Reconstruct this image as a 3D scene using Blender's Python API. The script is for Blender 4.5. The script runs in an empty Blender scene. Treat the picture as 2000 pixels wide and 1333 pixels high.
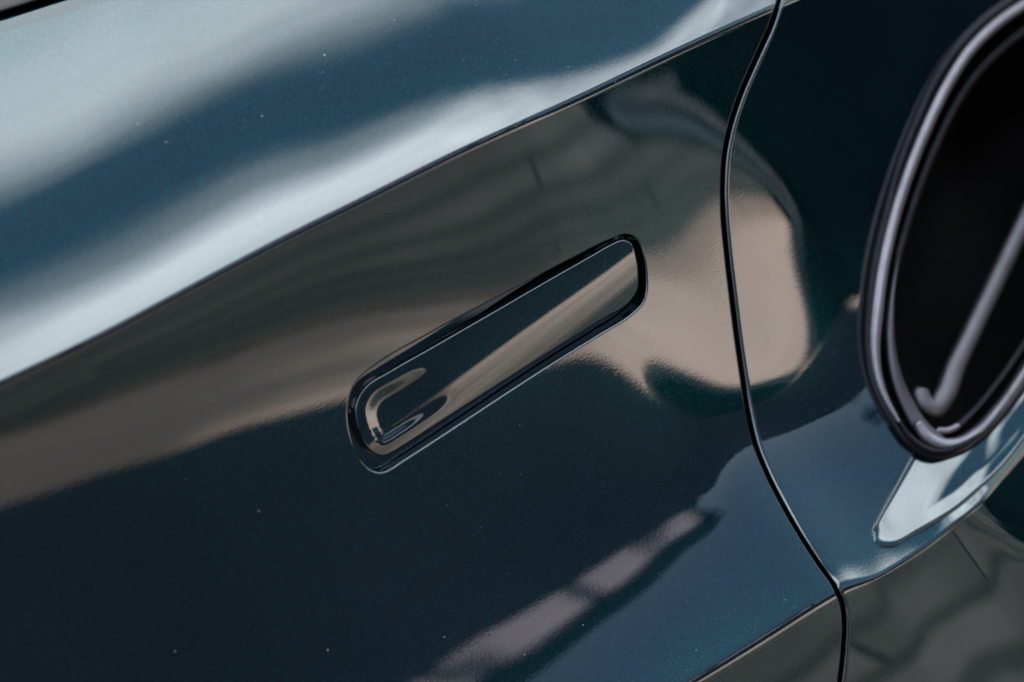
import bpy, bmesh, math, random
import numpy as np
from mathutils import Vector, Matrix
rnd = random.Random(7)
R = math.radians
SC = bpy.context.scene

# ------------------------------------------------------------------ camera
TARGET = np.array([0.0, 0.0, 0.86])          # middle of the door handle
DIST, YAW, PITCH, LENS = 1.33, R(15), R(23), 70.0
FWD = np.array([math.sin(YAW) * math.cos(PITCH), math.cos(YAW) * math.cos(PITCH), -math.sin(PITCH)])
CAM = TARGET - DIST * FWD
ROLL = R(-27.5)
r0 = np.cross(FWD, [0, 0, 1]); r0 /= np.linalg.norm(r0); u0 = np.cross(r0, FWD)
RIGHT = r0 * math.cos(ROLL) + u0 * math.sin(ROLL)
UP = -r0 * math.sin(ROLL) + u0 * math.cos(ROLL)
FPX = LENS / 36.0 * 2000.0
TX, TY = 975.0, 690.0
# aim so that the handle sits a little left of and below the middle of the frame
OFF = FWD + (1000 - TX) / FPX * RIGHT - (666.5 - TY) / FPX * UP
FW = OFF / np.linalg.norm(OFF)
RT = np.cross(FW, UP); RT /= np.linalg.norm(RT); UPV = np.cross(RT, FW)
cam_d = bpy.data.cameras.new('camera'); cam = bpy.data.objects.new('camera', cam_d)
SC.collection.objects.link(cam); SC.camera = cam
m = Matrix(((RT[0], UPV[0], -FW[0], CAM[0]), (RT[1], UPV[1], -FW[1], CAM[1]), (RT[2], UPV[2], -FW[2], CAM[2]), (0, 0, 0, 1)))
cam.matrix_world = m
cam_d.lens = LENS; cam_d.sensor_width = 36.0; cam_d.clip_start = 0.05; cam_d.clip_end = 500
cam_d.dof.use_dof = True; cam_d.dof.focus_distance = 1.345; cam_d.dof.aperture_fstop = 2.15

def ray(px, py):
    px = np.asarray(px, float); py = np.asarray(py, float)
    d = FW + ((px - 1000) / FPX)[..., None] * RT - ((py - 666.5) / FPX)[..., None] * UPV
    return d / np.linalg.norm(d, axis=-1, keepdims=True)

# ------------------------------------------------------------------ sky and sun
SUN_EL, SUN_AZ = R(57), R(20)                # the sun stands behind the car
w = bpy.data.worlds.new('World'); SC.world = w; w.use_nodes = True
nt = w.node_tree; N = nt.nodes; L = nt.links; N.clear()
out = N.new('ShaderNodeOutputWorld'); bg = N.new('ShaderNodeBackground'); L.new(bg.outputs[0], out.inputs[0])
bg.inputs[1].default_value = 0.06
sky = N.new('ShaderNodeTexSky'); sky.sky_type = 'NISHITA'; sky.sun_disc = False
sky.sun_elevation = SUN_EL; sky.sun_rotation = SUN_AZ; sky.dust_density = 0.8; sky.ozone_density = 0.2
tc = N.new('ShaderNodeTexCoord'); sp = N.new('ShaderNodeSeparateXYZ'); L.new(tc.outputs['Generated'], sp.inputs[0])
def mth(op, a, b=None, c=None, tree=None):
    n = (tree or nt).nodes.new('ShaderNodeMath'); n.operation = op
    for i, v in enumerate((a, b, c)):
        if v is None: continue
        if isinstance(v, (int, float)): n.inputs[i].default_value = v
        else: (tree or nt).links.new(v, n.inputs[i])
    return n.outputs[0]
zc = mth('MAXIMUM', sp.outputs[2], 0.06)
cx_, cy_ = mth('DIVIDE', sp.outputs[0], zc), mth('DIVIDE', sp.outputs[1], zc)
cmb = N.new('ShaderNodeCombineXYZ'); L.new(mth('MULTIPLY', cx_, 0.45), cmb.inputs[0]); L.new(cy_, cmb.inputs[1])
cn = N.new('ShaderNodeTexNoise'); cn.inputs['Scale'].default_value = 1.6; cn.inputs['Detail'].default_value = 5; cn.inputs['Roughness'].default_value = 0.5
L.new(cmb.outputs[0], cn.inputs['Vector'])
# added cloud bands along the road, phased to stripe the paint light and dark
ph = mth('ADD', mth('MULTIPLY', cy_, 6.28), mth('MULTIPLY', cx_, 0.15))
def ramp(src, a, b, lo, hi):
    q = N.new('ShaderNodeMapRange'); q.interpolation_type = 'SMOOTHSTEP'; L.new(src, q.inputs[0])
    for i_, v_ in enumerate((a, b, lo, hi)): q.inputs[i_ + 1].default_value = v_
    return q.outputs[0]
wn = N.new('ShaderNodeTexNoise'); wn.inputs['Scale'].default_value = 0.55; wn.inputs['Detail'].default_value = 2; L.new(cmb.outputs[0], wn.inputs['Vector'])
far = mth('MULTIPLY', mth('MULTIPLY', ramp(mth('ABSOLUTE', cx_), 1.0, 2.6, 1.0, 0.12), ramp(cy_, 0.35, 1.2, 1.0, 0.1)), ramp(cy_, -2.4, -1.5, 0.2, 1.0))
ph = mth('ADD', ph, mth('MULTIPLY', mth('SUBTRACT', wn.outputs['Fac'], 0.5), ramp(mth('ABSOLUTE', cx_), 0.2, 1.8, 0.8, 5.0)))
cloud_band = mth('MULTIPLY', mth('MULTIPLY', mth('COSINE', mth('ADD', ph, 5.97)), 0.27), far)
cl = N.new('ShaderNodeMapRange'); cl.interpolation_type = 'SMOOTHSTEP'; L.new(cy_, cl.inputs[0])
cl.inputs[1].default_value = -1.7; cl.inputs[2].default_value = -1.1; cl.inputs[3].default_value = -0.40; cl.inputs[4].default_value = 0.0
clear = cl.outputs[0]                         # the sky clears low down, away from the sun
cv = mth('ADD', mth('ADD', mth('MULTIPLY_ADD', cn.outputs['Fac'], 0.8, 0.1), cloud_band), clear)
cr = N.new('ShaderNodeMapRange'); cr.interpolation_type = 'SMOOTHSTEP'; L.new(cv, cr.inputs[0])
cr.inputs[1].default_value = 0.36; cr.inputs[2].default_value = 0.74
hz = ramp(sp.outputs[2], 0.05, 0.16, 0.0, 1.0)
cmx = N.new('ShaderNodeMix'); cmx.data_type = 'RGBA'; L.new(mth('MULTIPLY', cr.outputs[0], hz), cmx.inputs[0]); L.new(sky.outputs[0], cmx.inputs[6])
# clouds are brighter towards the sun
dt = N.new('ShaderNodeVectorMath'); dt.operation = 'DOT_PRODUCT'; L.new(tc.outputs['Generated'], dt.inputs[0])
dt.inputs[1].default_value = (math.sin(SUN_AZ) * math.cos(SUN_EL), math.cos(SUN_AZ) * math.cos(SUN_EL), math.sin(SUN_EL))
br = mth('MULTIPLY_ADD', mth('POWER', mth('MAXIMUM', dt.outputs['Value'], 0.0), 2.0), 0.1, 1.0)
br = mth('MULTIPLY', br, ramp(cy_, -0.9, 0.0, 1.3, 0.78))   # dimmed overhead to lower the mirrored brightness on the shoulder
cc_ = N.new('ShaderNodeVectorMath'); cc_.operation = 'SCALE'; cc_.inputs[0].default_value = (19.6, 20.6, 21.8); cn2 = N.new('ShaderNodeTexNoise'); cn2.inputs['Scale'].default_value = 4.5; cn2.inputs['Detail'].default_value = 4; L.new(cmb.outputs[0], cn2.inputs['Vector'])
L.new(mth('MULTIPLY', br, mth('MULTIPLY_ADD', cn2.outputs['Fac'], 1.5, 0.25)), cc_.inputs['Scale'])
L.new(cc_.outputs[0], cmx.inputs[7])
L.new(cmx.outputs[2], bg.inputs[0])

sun_d = bpy.data.lights.new('sun', 'SUN'); sun_d.energy = 4.0; sun_d.angle = R(0.6); sun_d.color = (1, 0.95, 0.89)
sun = bpy.data.objects.new('sun', sun_d); SC.collection.objects.link(sun)
# sky sun_rotation is measured from +Y towards +X
sdir = Vector((math.sin(SUN_AZ) * math.cos(SUN_EL), math.cos(SUN_AZ) * math.cos(SUN_EL), math.sin(SUN_EL)))
sun.rotation_euler = sdir.to_track_quat('Z', 'Y').to_euler(); sun.location = sdir * 30

SC.view_settings.view_transform = 'Standard'; SC.view_settings.look = 'None'; SC.view_settings.gamma = 1.0
SC.view_settings.exposure = 2.3
SC.render.engine = 'CYCLES'
SC.cycles.use_denoising = True
SC.cycles.max_bounces = 8

# ------------------------------------------------------------------ helpers
def link(o): SC.collection.objects.link(o); return o
def root(name, loc, label, cat, group=None):
    o = link(bpy.data.objects.new(name, None)); o.location = loc; o['label'] = label; o['category'] = cat
    o.empty_display_size = 0.1
    if group: o['group'] = group
    return o
def mesh_obj(name, verts, faces, mat, parent=None, smooth=True, normals=None, kind=None, label=None):
    me = bpy.data.meshes.new(name)
    me.from_pydata([tuple(v) for v in verts], [], [tuple(int(i) for i in f) for f in faces]); me.update()
    if mat: me.materials.append(mat)
    if smooth: me.shade_smooth()
    if normals is not None: me.normals_split_custom_set_from_vertices([tuple(n) for n in normals])
    o = link(bpy.data.objects.new(name, me))
    if parent is not None:
        o.parent = parent
        if parent.type == 'EMPTY': o.matrix_parent_inverse = Matrix.Translation(-world_loc(parent))
    if kind: o['kind'] = kind
    if label: o['label'] = label
    return o
def world_loc(o):
    # parents here are only translated; meshes carry world coordinates
    v = Vector((0, 0, 0))
    while o is not None:
        if o.type == 'EMPTY': v += o.location
        o = o.parent
    return v
def boxes(lst):
    V, F = [], []
    for (x0, y0, z0, x1, y1, z1) in lst:
        k = len(V)
        V += [(x0, y0, z0), (x1, y0, z0), (x1, y1, z0), (x0, y1, z0), (x0, y0, z1), (x1, y0, z1), (x1, y1, z1), (x0, y1, z1)]
        F += [(k, k+3, k+2, k+1), (k+4, k+5, k+6, k+7), (k, k+1, k+5, k+4), (k+1, k+2, k+6, k+5), (k+2, k+3, k+7, k+6), (k+3, k, k+4, k+7)]
    return V, F

# ------------------------------------------------------------------ materials
def newmat(name):
    m = bpy.data.materials.new(name); m.use_nodes = True
    return m, m.node_tree, m.node_tree.nodes['Principled BSDF']
def noise_mat(name, c1, c2, scale, rough=0.85, bump=0.0, bdist=0.002, spec=0.5, metallic=0.0):
    m, t, b = newmat(name); tc = t.nodes.new('ShaderNodeTexCoord')
    n = t.nodes.new('ShaderNodeTexNoise'); n.inputs['Scale'].default_value = scale; n.inputs['Detail'].default_value = 6
    t.links.new(tc.outputs['Object'], n.inputs['Vector'])
    mx = t.nodes.new('ShaderNodeMix'); mx.data_type = 'RGBA'; mx.inputs[6].default_value = (*c1, 1); mx.inputs[7].default_value = (*c2, 1)
    mr = t.nodes.new('ShaderNodeMapRange'); mr.inputs[1].default_value = 0.3; mr.inputs[2].default_value = 0.7
    t.links.new(n.outputs['Fac'], mr.inputs[0]); t.links.new(mr.outputs[0], mx.inputs[0]); t.links.new(mx.outputs[2], b.inputs['Base Color'])
    b.inputs['Roughness'].default_value = rough; b.inputs['Metallic'].default_value = metallic; b.inputs['Specular IOR Level'].default_value = spec
    if bump:
        bn = t.nodes.new('ShaderNodeBump'); bn.inputs['Strength'].default_value = bump; bn.inputs['Distance'].default_value = bdist
        t.links.new(n.outputs['Fac'], bn.inputs['Height']); t.links.new(bn.outputs[0], b.inputs['Normal'])
    return m

def paint_mat(name, peel=1.0):
    m, t, b = newmat(name)
    tc = t.nodes.new('ShaderNodeTexCoord')
    # metallic flakes: tiny cells whose brightness and tilt differ
    vo = t.nodes.new('ShaderNodeTexVoronoi'); vo.inputs['Scale'].default_value = 1700
    t.links.new(tc.outputs['Object'], vo.inputs['Vector'])
    sep = t.nodes.new('ShaderNodeSeparateColor'); t.links.new(vo.outputs['Color'], sep.inputs[0])
    pw = mth('POWER', sep.outputs[0], 9.0, tree=t)
    mx = t.nodes.new('ShaderNodeMix'); mx.data_type = 'RGBA'
    mx.inputs[6].default_value = (0.0008, 0.0126, 0.0156, 1); mx.inputs[7].default_value = (0.004, 0.042, 0.046, 1)
    t.links.new(pw, mx.inputs[0])
    # orange peel of the clear coat
    mp = t.nodes.new('ShaderNodeMapping'); mp.inputs['Scale'].default_value = (1.0, 1.0, 2.2); t.links.new(tc.outputs['Object'], mp.inputs['Vector'])
    n1 = t.nodes.new('ShaderNodeTexNoise'); n1.inputs['Scale'].default_value = 380; n1.inputs['Detail'].default_value = 2.0
    t.links.new(mp.outputs[0], n1.inputs['Vector'])
    n2 = t.nodes.new('ShaderNodeTexNoise'); n2.inputs['Scale'].default_value = 14; n2.inputs['Detail'].default_value = 1.0
    t.links.new(tc.outputs['Object'], n2.inputs['Vector'])
    b1 = t.nodes.new('ShaderNodeBump'); b1.inputs['Strength'].default_value = 1.0; b1.inputs['Distance'].default_value = 0.000010 * peel
    t.links.new(n1.outputs['Fac'], b1.inputs['Height'])
    b2 = t.nodes.new('ShaderNodeBump'); b2.inputs['Strength'].default_value = 1.0; b2.inputs['Distance'].default_value = 0.00003 * peel
    t.links.new(n2.outputs['Fac'], b2.inputs['Height']); t.links.new(b1.outputs[0], b2.inputs['Normal'])
    # flakes under a clear coat: a soft tinted mirror below a sharp clear one
    gb = t.nodes.new('ShaderNodeBsdfGlossy'); gb.inputs['Roughness'].default_value = 0.30; t.links.new(mx.outputs[2], gb.inputs['Color']); t.links.new(b2.outputs[0], gb.inputs['Normal'])
    gc = t.nodes.new('ShaderNodeBsdfGlossy'); gc.inputs['Roughness'].default_value = 0.0; gc.inputs['Color'].default_value = (1, 1, 1, 1); t.links.new(b2.outputs[0], gc.inputs['Normal'])
    fr = t.nodes.new('ShaderNodeFresnel'); fr.inputs['IOR'].default_value = 1.68; t.links.new(b2.outputs[0], fr.inputs['Normal'])
    ms = t.nodes.new('ShaderNodeMixShader'); t.links.new(fr.outputs[0], ms.inputs[0]); t.links.new(gb.outputs[0], ms.inputs[1]); t.links.new(gc.outputs[0], ms.inputs[2])
    t.links.new(ms.outputs[0], t.nodes['Material Output'].inputs['Surface']); t.nodes.remove(b)
    return m
PAINT = paint_mat('teal_metallic_paint')
PAINT_HANDLE = paint_mat('teal_handle_paint', 0.25)
BLACK = noise_mat('black_plastic', (0.006, 0.006, 0.007), (0.012, 0.012, 0.013), 300, rough=0.5)
CAVITY = noise_mat('cavity_black', (0.001, 0.001, 0.0012), (0.002, 0.002, 0.0025), 80, rough=0.8, spec=0.05)
RUBBER = noise_mat('seal_rubber', (0.002, 0.004, 0.006), (0.003, 0.005, 0.008), 400, rough=0.7, spec=0.15)
SATIN = noise_mat('satin_metal', (0.135, 0.13, 0.145), (0.17, 0.165, 0.18), 60, rough=0.38, metallic=1.0)
BLADE = noise_mat('blade_metal', (0.085, 0.083, 0.092), (0.105, 0.102, 0.114), 60, rough=0.5, metallic=1.0)
MIDMETAL = noise_mat('mid_satin_metal', (0.055, 0.053, 0.06), (0.07, 0.068, 0.078), 60, rough=0.4, metallic=1.0)
DARKMETAL = noise_mat('dark_satin_metal', (0.012, 0.012, 0.015), (0.018, 0.018, 0.022), 60, rough=0.4, metallic=1.0)

# ------------------------------------------------------------------ the body surface
# The door skin is found from how strongly it must lean at each place (its section is hollow below the
# shoulder and turns upward towards the sill); the leaning is integrated into one continuous sheet.
C1P = np.array([(-900, 1180), (-500, 985), (-250, 866), (0, 744), (169, 665), (375, 556), (475, 503), (543, 467), (700, 390), (900, 290), (1110, 195), (1305, 101), (1510, 10), (1750, -96), (2100, -250), (2600, -470), (3200,-730)], float)
C2P = np.array([(-1500, 2910), (0, 2105), (1000, 1540), (1370, 1340), (1500, 1260), (1650, 1166), (1727, 1125), (1825, 1062), (1913, 988), (1997, 894), (2100, 775), (2300, 520), (2600, 100)], float)
def spl(P, n=1200):
    # Catmull-Rom resample of a polyline
    P = np.asarray(P, float); d = np.r_[0, np.cumsum(np.linalg.norm(np.diff(P, axis=0), axis=1))]
    T = np.gradient(P, d, axis=0)
    t = np.linspace(0, d[-1], n); k = np.clip(np.searchsorted(d, t, side='right') - 1, 0, len(P) - 2)
    h = (d[k+1] - d[k]); s = ((t - d[k]) / h)[:, None]; h = h[:, None]
    return (2*s**3-3*s**2+1)*P[k] + (s**3-2*s**2+s)*h*T[k] + (-2*s**3+3*s**2)*P[k+1] + (s**3-s**2)*h*T[k+1]
c1s = spl(C1P)
# light smoothing so the crease is one clean sweep
for _ in range(400): c1s[1:-1] = 0.5 * c1s[1:-1] + 0.25 * (c1s[:-2] + c1s[2:])
def c1y(x): return np.interp(x, c1s[:, 0], c1s[:, 1])
DV = np.array([0.42, 0.9075])
c2s = spl(C2P)
for _ in range(200): c2s[1:-1] = 0.5 * c2s[1:-1] + 0.25 * (c2s[:-2] + c2s[2:])
def to_ab(x, y):
    x = np.asarray(x, float); y = np.asarray(y, float); a = x.copy()
    for _ in range(40):
        b = (y - c1y(a)) / DV[1]; a = 0.4 * a + 0.6 * (x - b * DV[0])
    return a, (y - c1y(a)) / DV[1]
a2, b2_ = to_ab(c2s[:, 0], c2s[:, 1]); o_ = np.argsort(a2); a2 = a2[o_]; b2_ = b2_[o_]
def b2(a): return np.interp(a, a2, b2_)

A0, A1, NA = -520.0, 2320.0, 330
_u = np.linspace(A0, A1, 6001); _r = 1 + 1.6 * np.exp(-((_u - 1450) / 230) ** 4) 
_c = np.r_[0, np.cumsum(0.5 * (_r[1:] + _r[:-1]))]; _c *= (NA - 1) / _c[-1]
ga = np.interp(np.arange(NA), _c, _u)
# row parameter t: 0..1 above the crease, 1..2 between the creases, 2..3 below
def dens(n, w0, w1):
    u = np.linspace(0, 1, 2001); rho = 1 + w0 * np.exp(-(u / 0.03) ** 2) + w1 * np.exp(-((1 - u) / 0.03) ** 2)
    c = np.r_[0, np.cumsum(0.5 * (rho[1:] + rho[:-1]))]; c /= c[-1]
    return np.interp(np.linspace(0, 1, n), c, u)
T_UP, B_UP, B_DN = dens(80, 0, 7), 820.0, 480.0
T_MID, T_DN = dens(190, 7, 9), dens(60, 7, 0)
TT = np.r_[T_UP[:-1], 1 + T_MID, 2 + T_DN[1:]]; NT = len(TT)
def b_of(a, t):
    B2 = b2(a)
    return np.where(t < 1, -B_UP * (1 - t), np.where(t < 2, (t - 1) * B2, B2 + (t - 2) * B_DN))
def t_of(a, b):
    B2 = b2(a)
    return np.where(b < 0, 1 + b / B_UP, np.where(b < B2, 1 + b / B2, 2 + (b - B2) / B_DN))
GA, GT = np.meshgrid(ga, TT, indexing='ij')
GB = b_of(GA, GT); GX = GA + GB * DV[0]; GY = c1y(GA) + GB * DV[1]

def rbf(pts, smooth=1e-3):
    P = np.array([(p[0], p[1]) for p in pts], float) / 1000; v = np.array([p[2] for p in pts], float); n = len(P)
    def ker(A, B):
        r2 = ((A[:, None, :] - B[None]) ** 2).sum(-1); return 0.5 * r2 * np.log(r2 + 1e-12)
    K = ker(P, P) + smooth * np.eye(n); Q = np.c_[np.ones(n), P]
    M = np.block([[K, Q], [Q.T, np.zeros((3, 3))]]); c = np.linalg.solve(M, np.r_[v, 0, 0, 0])
    def f(x, y):
        X = np.c_[np.ravel(x), np.ravel(y)] / 1000; o = np.empty(len(X))
        for k in range(0, len(X), 20000):
            S = X[k:k+20000]; o[k:k+20000] = ker(S, P) @ c[:n] + c[n] + S @ c[n+1:]
        return o.reshape(np.shape(x))
    return f
def sst(x, a, b):
    s = np.clip((x - a) / (b - a), 0, 1); return s * s * (3 - 2 * s)

# section lean between the creases, written as the angle (deg) at which the sheet mirrors its surroundings
mid = []
for x, y in [(-300,1005),(-150,935),(0,870),(200,798),(400,724),(600,652),(800,600),(1000,560),(1262,492),(1350,470),(1420,451),(1540,428),(1640,400)]: mid.append((x, y, -21))
for x, y in [(-300,1130),(0,992),(200,922),(330,880),(450,835),(600,792),(690,768),(800,742),(900,722),(1050,690),(1150,668),(1215,692),(1280,736),(1350,764),(1440,778),(1510,742),(1590,690),(1660,660)]: mid.append((x, y, -7))
for x, y in [(500,1480),(763,1333),(875,1258),(980,1196),(1068,1143),(1169,1080),(1274,1020),(1341,982),(1400,945)]: mid.append((x, y, 11))
for x, y in [(750,1450),(910,1333),(956,1300),(1050,1244),(1120,1192),(1190,1146),(1274,1083),(1341,1035)]: mid.append((x, y, 17))
for x, y in [(1000,1333),(1166,1202),(1260,1139),(1341,1062)]: mid.append((x, y, 20.5))
for x, y in [(1180,1380),(1380,1220),(1500,1170)]: mid.append((x, y, 33))
for x, y in [(1560,980),(1600,1080)]: mid.append((x, y, 34))
for x, y in [(1500,900),(1440,935),(1650,850)]: mid.append((x, y, 22))
for x, y in [(-200,1400),(0,1300),(300,1200)]: mid.append((x, y, 2))
for x, y in [(500,1100),(900,1020),(1150,930)]: mid.append((x, y, 4))
for x in (-300, 0, 300, 600, 900, 1200): mid.append((x + 10, c1y(x) + 22, -37))
for x, y in [(1440,60),(1700,60),(1900,200),(1750,300)]: mid.append((x, y, -40))
for x, y in [(1750,560),(1900,600)]: mid.append((x, y, -10))
for x, y in [(1660,1120),(1750,1080),(1880,990),(2000,870)]: mid.append((x, y, 40))
phi_mid = rbf(mid, 2e-4)
up = []
for x, b in [(-300,-280),(0,-272),(300,-267),(600,-262),(1000,-190),(1400,-150),(1900,-140)]: up.append((x, b, 66))
for x, b in [(-300,-160),(0,-160),(300,-140),(700,-115),(1000,-92),(1300,-62),(1900,-60)]: up.append((x, b, 56))
for x, b in [(-300,-385),(0,-375),(300,-350),(600,-340),(1000,-300),(1900,-280)]: up.append((x, b, 77))
for x in (-300, 0, 400, 900, 1400, 1900): up.append((x, -8, 45)); up.append((x, -640, 93))
phi_up = rbf(up, 2e-3)

def phi_field(X, Y, A, B):
    B2 = b2(A)
    pm = np.clip(phi_mid(X, Y), -48, 46); pu = np.clip(phi_up(A, B), 42, 105)
    f = pm.copy()
    # upper crease, a few millimetres of radius
    wd = 18.0; fr = np.clip((B + 2) / (wd + 2), 0, 1)
    prof_ = np.interp(fr, [0, .06, .12, .22, .62, .74, .86, 1], [0, .08, .22, .34, .62, .74, .92, 1])   # lingers near the horizon
    f = np.where(B < wd, pu + (f - pu) * prof_, f)
    # lower crease
    e = B - B2; wl = 34 - 22 * sst(A, 1180, 1260)
    low = -30 + 0 * f - 8 * sst(e, 0, 300)
    f = np.where(e > -wl, f + (low - f) * sst(e, -wl, 6), f)
    return f
def poly_dist(X, Y, P):
    P = np.asarray(P, float); dmin = np.full(X.shape, 1e9); ins = np.zeros(X.shape, bool)
    for k in range(len(P)):
        p, q = P[k], P[(k+1) % len(P)]; e = q - p
        s = np.clip(((X - p[0]) * e[0] + (Y - p[1]) * e[1]) / (e @ e), 0, 1)
        dmin = np.minimum(dmin, np.hypot(X - p[0] - s * e[0], Y - p[1] - s * e[1]))
        c = (p[1] > Y) != (q[1] > Y); xi = p[0] + (Y - p[1]) * (e[0] / (e[1] if e[1] else 1e-9))
        ins ^= c & (X < xi)
    return np.where(ins, -dmin, dmin)

# sideways lean: the sheet turns towards the rear inside this outline, where it mirrors the added dark sheet
KX = 2.35
UEDGE = [(1120,262),(1250,300),(1420,322),(1500,338),(1555,400),(1572,500),(1572,600),(1592,690)]
UEDGE2 = [(1120,262),(1300,165),(1450,95),(1600,20),(1750,-50)]
def soften(F, n):
    for _ in range(n):
        G = F.copy(); G[1:-1] = 0.5 * F[1:-1] + 0.25 * (F[:-2] + F[2:]); F = G.copy()
        F[:, 1:-1] = 0.5 * G[:, 1:-1] + 0.25 * (G[:, :-2] + G[:, 2:])
    return F
def solve_block(GX, GY, phi, wa, anchor, atarget, iters=8):
    na, ntt = GX.shape; d = ray(GX, GY)
    # least squares on ln(distance): block tridiagonal system over rows of length na
    du = d[1:] - d[:-1]; dv = d[:, 1:] - d[:, :-1]
    lx = np.hypot(GX[1:] - GX[:-1], GY[1:] - GY[:-1]); ly = np.hypot(GX[:, 1:] - GX[:, :-1], GY[:, 1:] - GY[:, :-1])
    area = np.median(lx) ; wu = wa * 0.5 * (np.minimum(ly.mean(), 8)) / lx; wv = lx.mean() / ly
    wu = wa * np.interp(np.arange(ntt), np.arange(ntt), np.r_[ly.mean(0)[0], ly.mean(0)])[None, :] / lx
    D, E = [], []
    for j in range(ntt):
        M = np.zeros((na, na)); w_ = wu[:, j]; i = np.arange(na - 1)
        M[i, i] += w_; M[i+1, i+1] += w_; M[i, i+1] -= w_; M[i+1, i] -= w_
        i = np.arange(na)
        if j > 0: M[i, i] += wv[:, j-1]
        if j < ntt - 1: M[i, i] += wv[:, j]
        if j == anchor[1]: M[anchor[0], anchor[0]] += 1e3
        D.append(M)
    inv = []; S = None
    for j in range(ntt):
        M = D[j] if j == 0 else D[j] - (wv[:, j-1][:, None] * inv[-1]) * wv[:, j-1][None, :]
        inv.append(np.linalg.inv(M))
    def solve(rhs):
        y = np.zeros((ntt, na)); y[0] = rhs[:, 0]
        for j in range(1, ntt): y[j] = rhs[:, j] + wv[:, j-1] * (inv[j-1] @ y[j-1])
        x = np.zeros((ntt, na)); x[-1] = inv[-1] @ y[-1]
        for j in range(ntt - 2, -1, -1): x[j] = inv[j] @ (y[j] + wv[:, j] * x[j+1])
        return x.T
    ph0 = np.radians(phi); ph = ph0.copy(); al = atarget[0].copy()
    for it in range(iters):
        Rr = np.stack([np.sin(al), -np.cos(al) * np.cos(ph), np.cos(al) * np.sin(ph)], -1)
        n = Rr - d; n /= np.linalg.norm(n, axis=-1, keepdims=True)
        nu = n[1:] + n[:-1]; nv = n[:, 1:] + n[:, :-1]; dmu = d[1:] + d[:-1]; dmv = d[:, 1:] + d[:, :-1]
        gu = -2 * (du * nu).sum(-1) / (dmu * nu).sum(-1); gv = -2 * (dv * nv).sum(-1) / (dmv * nv).sum(-1)
        rhs = np.zeros((na, ntt))
        rhs[1:] += wu * gu; rhs[:-1] -= wu * gu; rhs[:, 1:] += wv * gv; rhs[:, :-1] -= wv * gv
        rhs[anchor[0], anchor[1]] += 1e3 * anchor[2]
        lr = solve(rhs)
        P = CAM + np.exp(lr)[..., None] * d
        Pu = np.gradient(P, axis=0); Pv = np.gradient(P, axis=1)
        nn = np.cross(Pv, Pu); nn /= np.linalg.norm(nn, axis=-1, keepdims=True)
        nn *= -np.sign((nn * d).sum(-1, keepdims=True))
        Rf = d - 2 * (d * nn).sum(-1, keepdims=True) * nn
        aa = np.arcsin(np.clip(Rf[..., 0], -0.98, 0.98))
        cor = np.clip(ph0 - np.arctan2(Rf[..., 2], -Rf[..., 1]), -0.1, 0.1) * (np.abs(Rf[..., 0]) < 0.95)
        cor = soften(cor, 3); ph = ph + 0.6 * cor; aa = soften(aa, 8)
        al = (1 - atarget[1]) * aa + atarget[1] * atarget[0]
    phs = np.degrees(np.arctan2(Rf[..., 2], -Rf[..., 1]))
    return lr, phs, aa

PHI = phi_field(GX, GY, GA, GB)
al_pts = []
for x, y in UEDGE + UEDGE2[1:]:
    f = float(np.clip(phi_mid(np.array([x]), np.array([y])), -45, -6)[0]); al_pts.append((x, y, math.degrees(math.atan(KX * math.sin(R(-f))))))
for x, y in [(1300,420),(1380,600),(1200,380),(1000,300),(700,500)]:
    al_pts.append((x, y, 8 + 10 * x / 1400))
for x, y in [(1650,150),(1700,400),(1800,250)]: al_pts.append((x, y, 66))
for x, y in [(0,900),(300,1200),(900,1000),(1300,1000),(0,1300),(1000,1333)]: al_pts.append((x, y, 6 + 10 * x / 1300))
al_f = rbf(al_pts, 5e-3)
ATG = np.radians(np.clip(al_f(GX, GY), 0, 70))
uin = poly_dist(GX, GY, UEDGE + [(1700,800),(2300,700),(2300,-300)] + UEDGE2[::-1][:-1])
WT = 0.85 * (1 - sst(uin, 30, 220)) * sst(GB, 0, 12) * (1 - sst(GY, 640, 800)) + 0.02
WT = np.clip(WT, 0, 0.9)
BASE_AL = np.arcsin(ray(GX, GY)[..., 0]); ATG = WT / np.maximum(WT, .02) * ATG
ATG = np.where(WT > 0.021, ATG, BASE_AL)
# handle centre is the anchor
ha, hb = to_ab(np.array([TX]), np.array([TY])); ai = int(round(np.interp(ha[0], _u, _c))); ti = int(np.argmin(np.abs(TT - t_of(ha, hb)[0])))
LR, PHS, AAS = solve_block(GX, GY, PHI, 0.5, (ai, ti, math.log(DIST)), (ATG, WT), iters=14)

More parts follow.
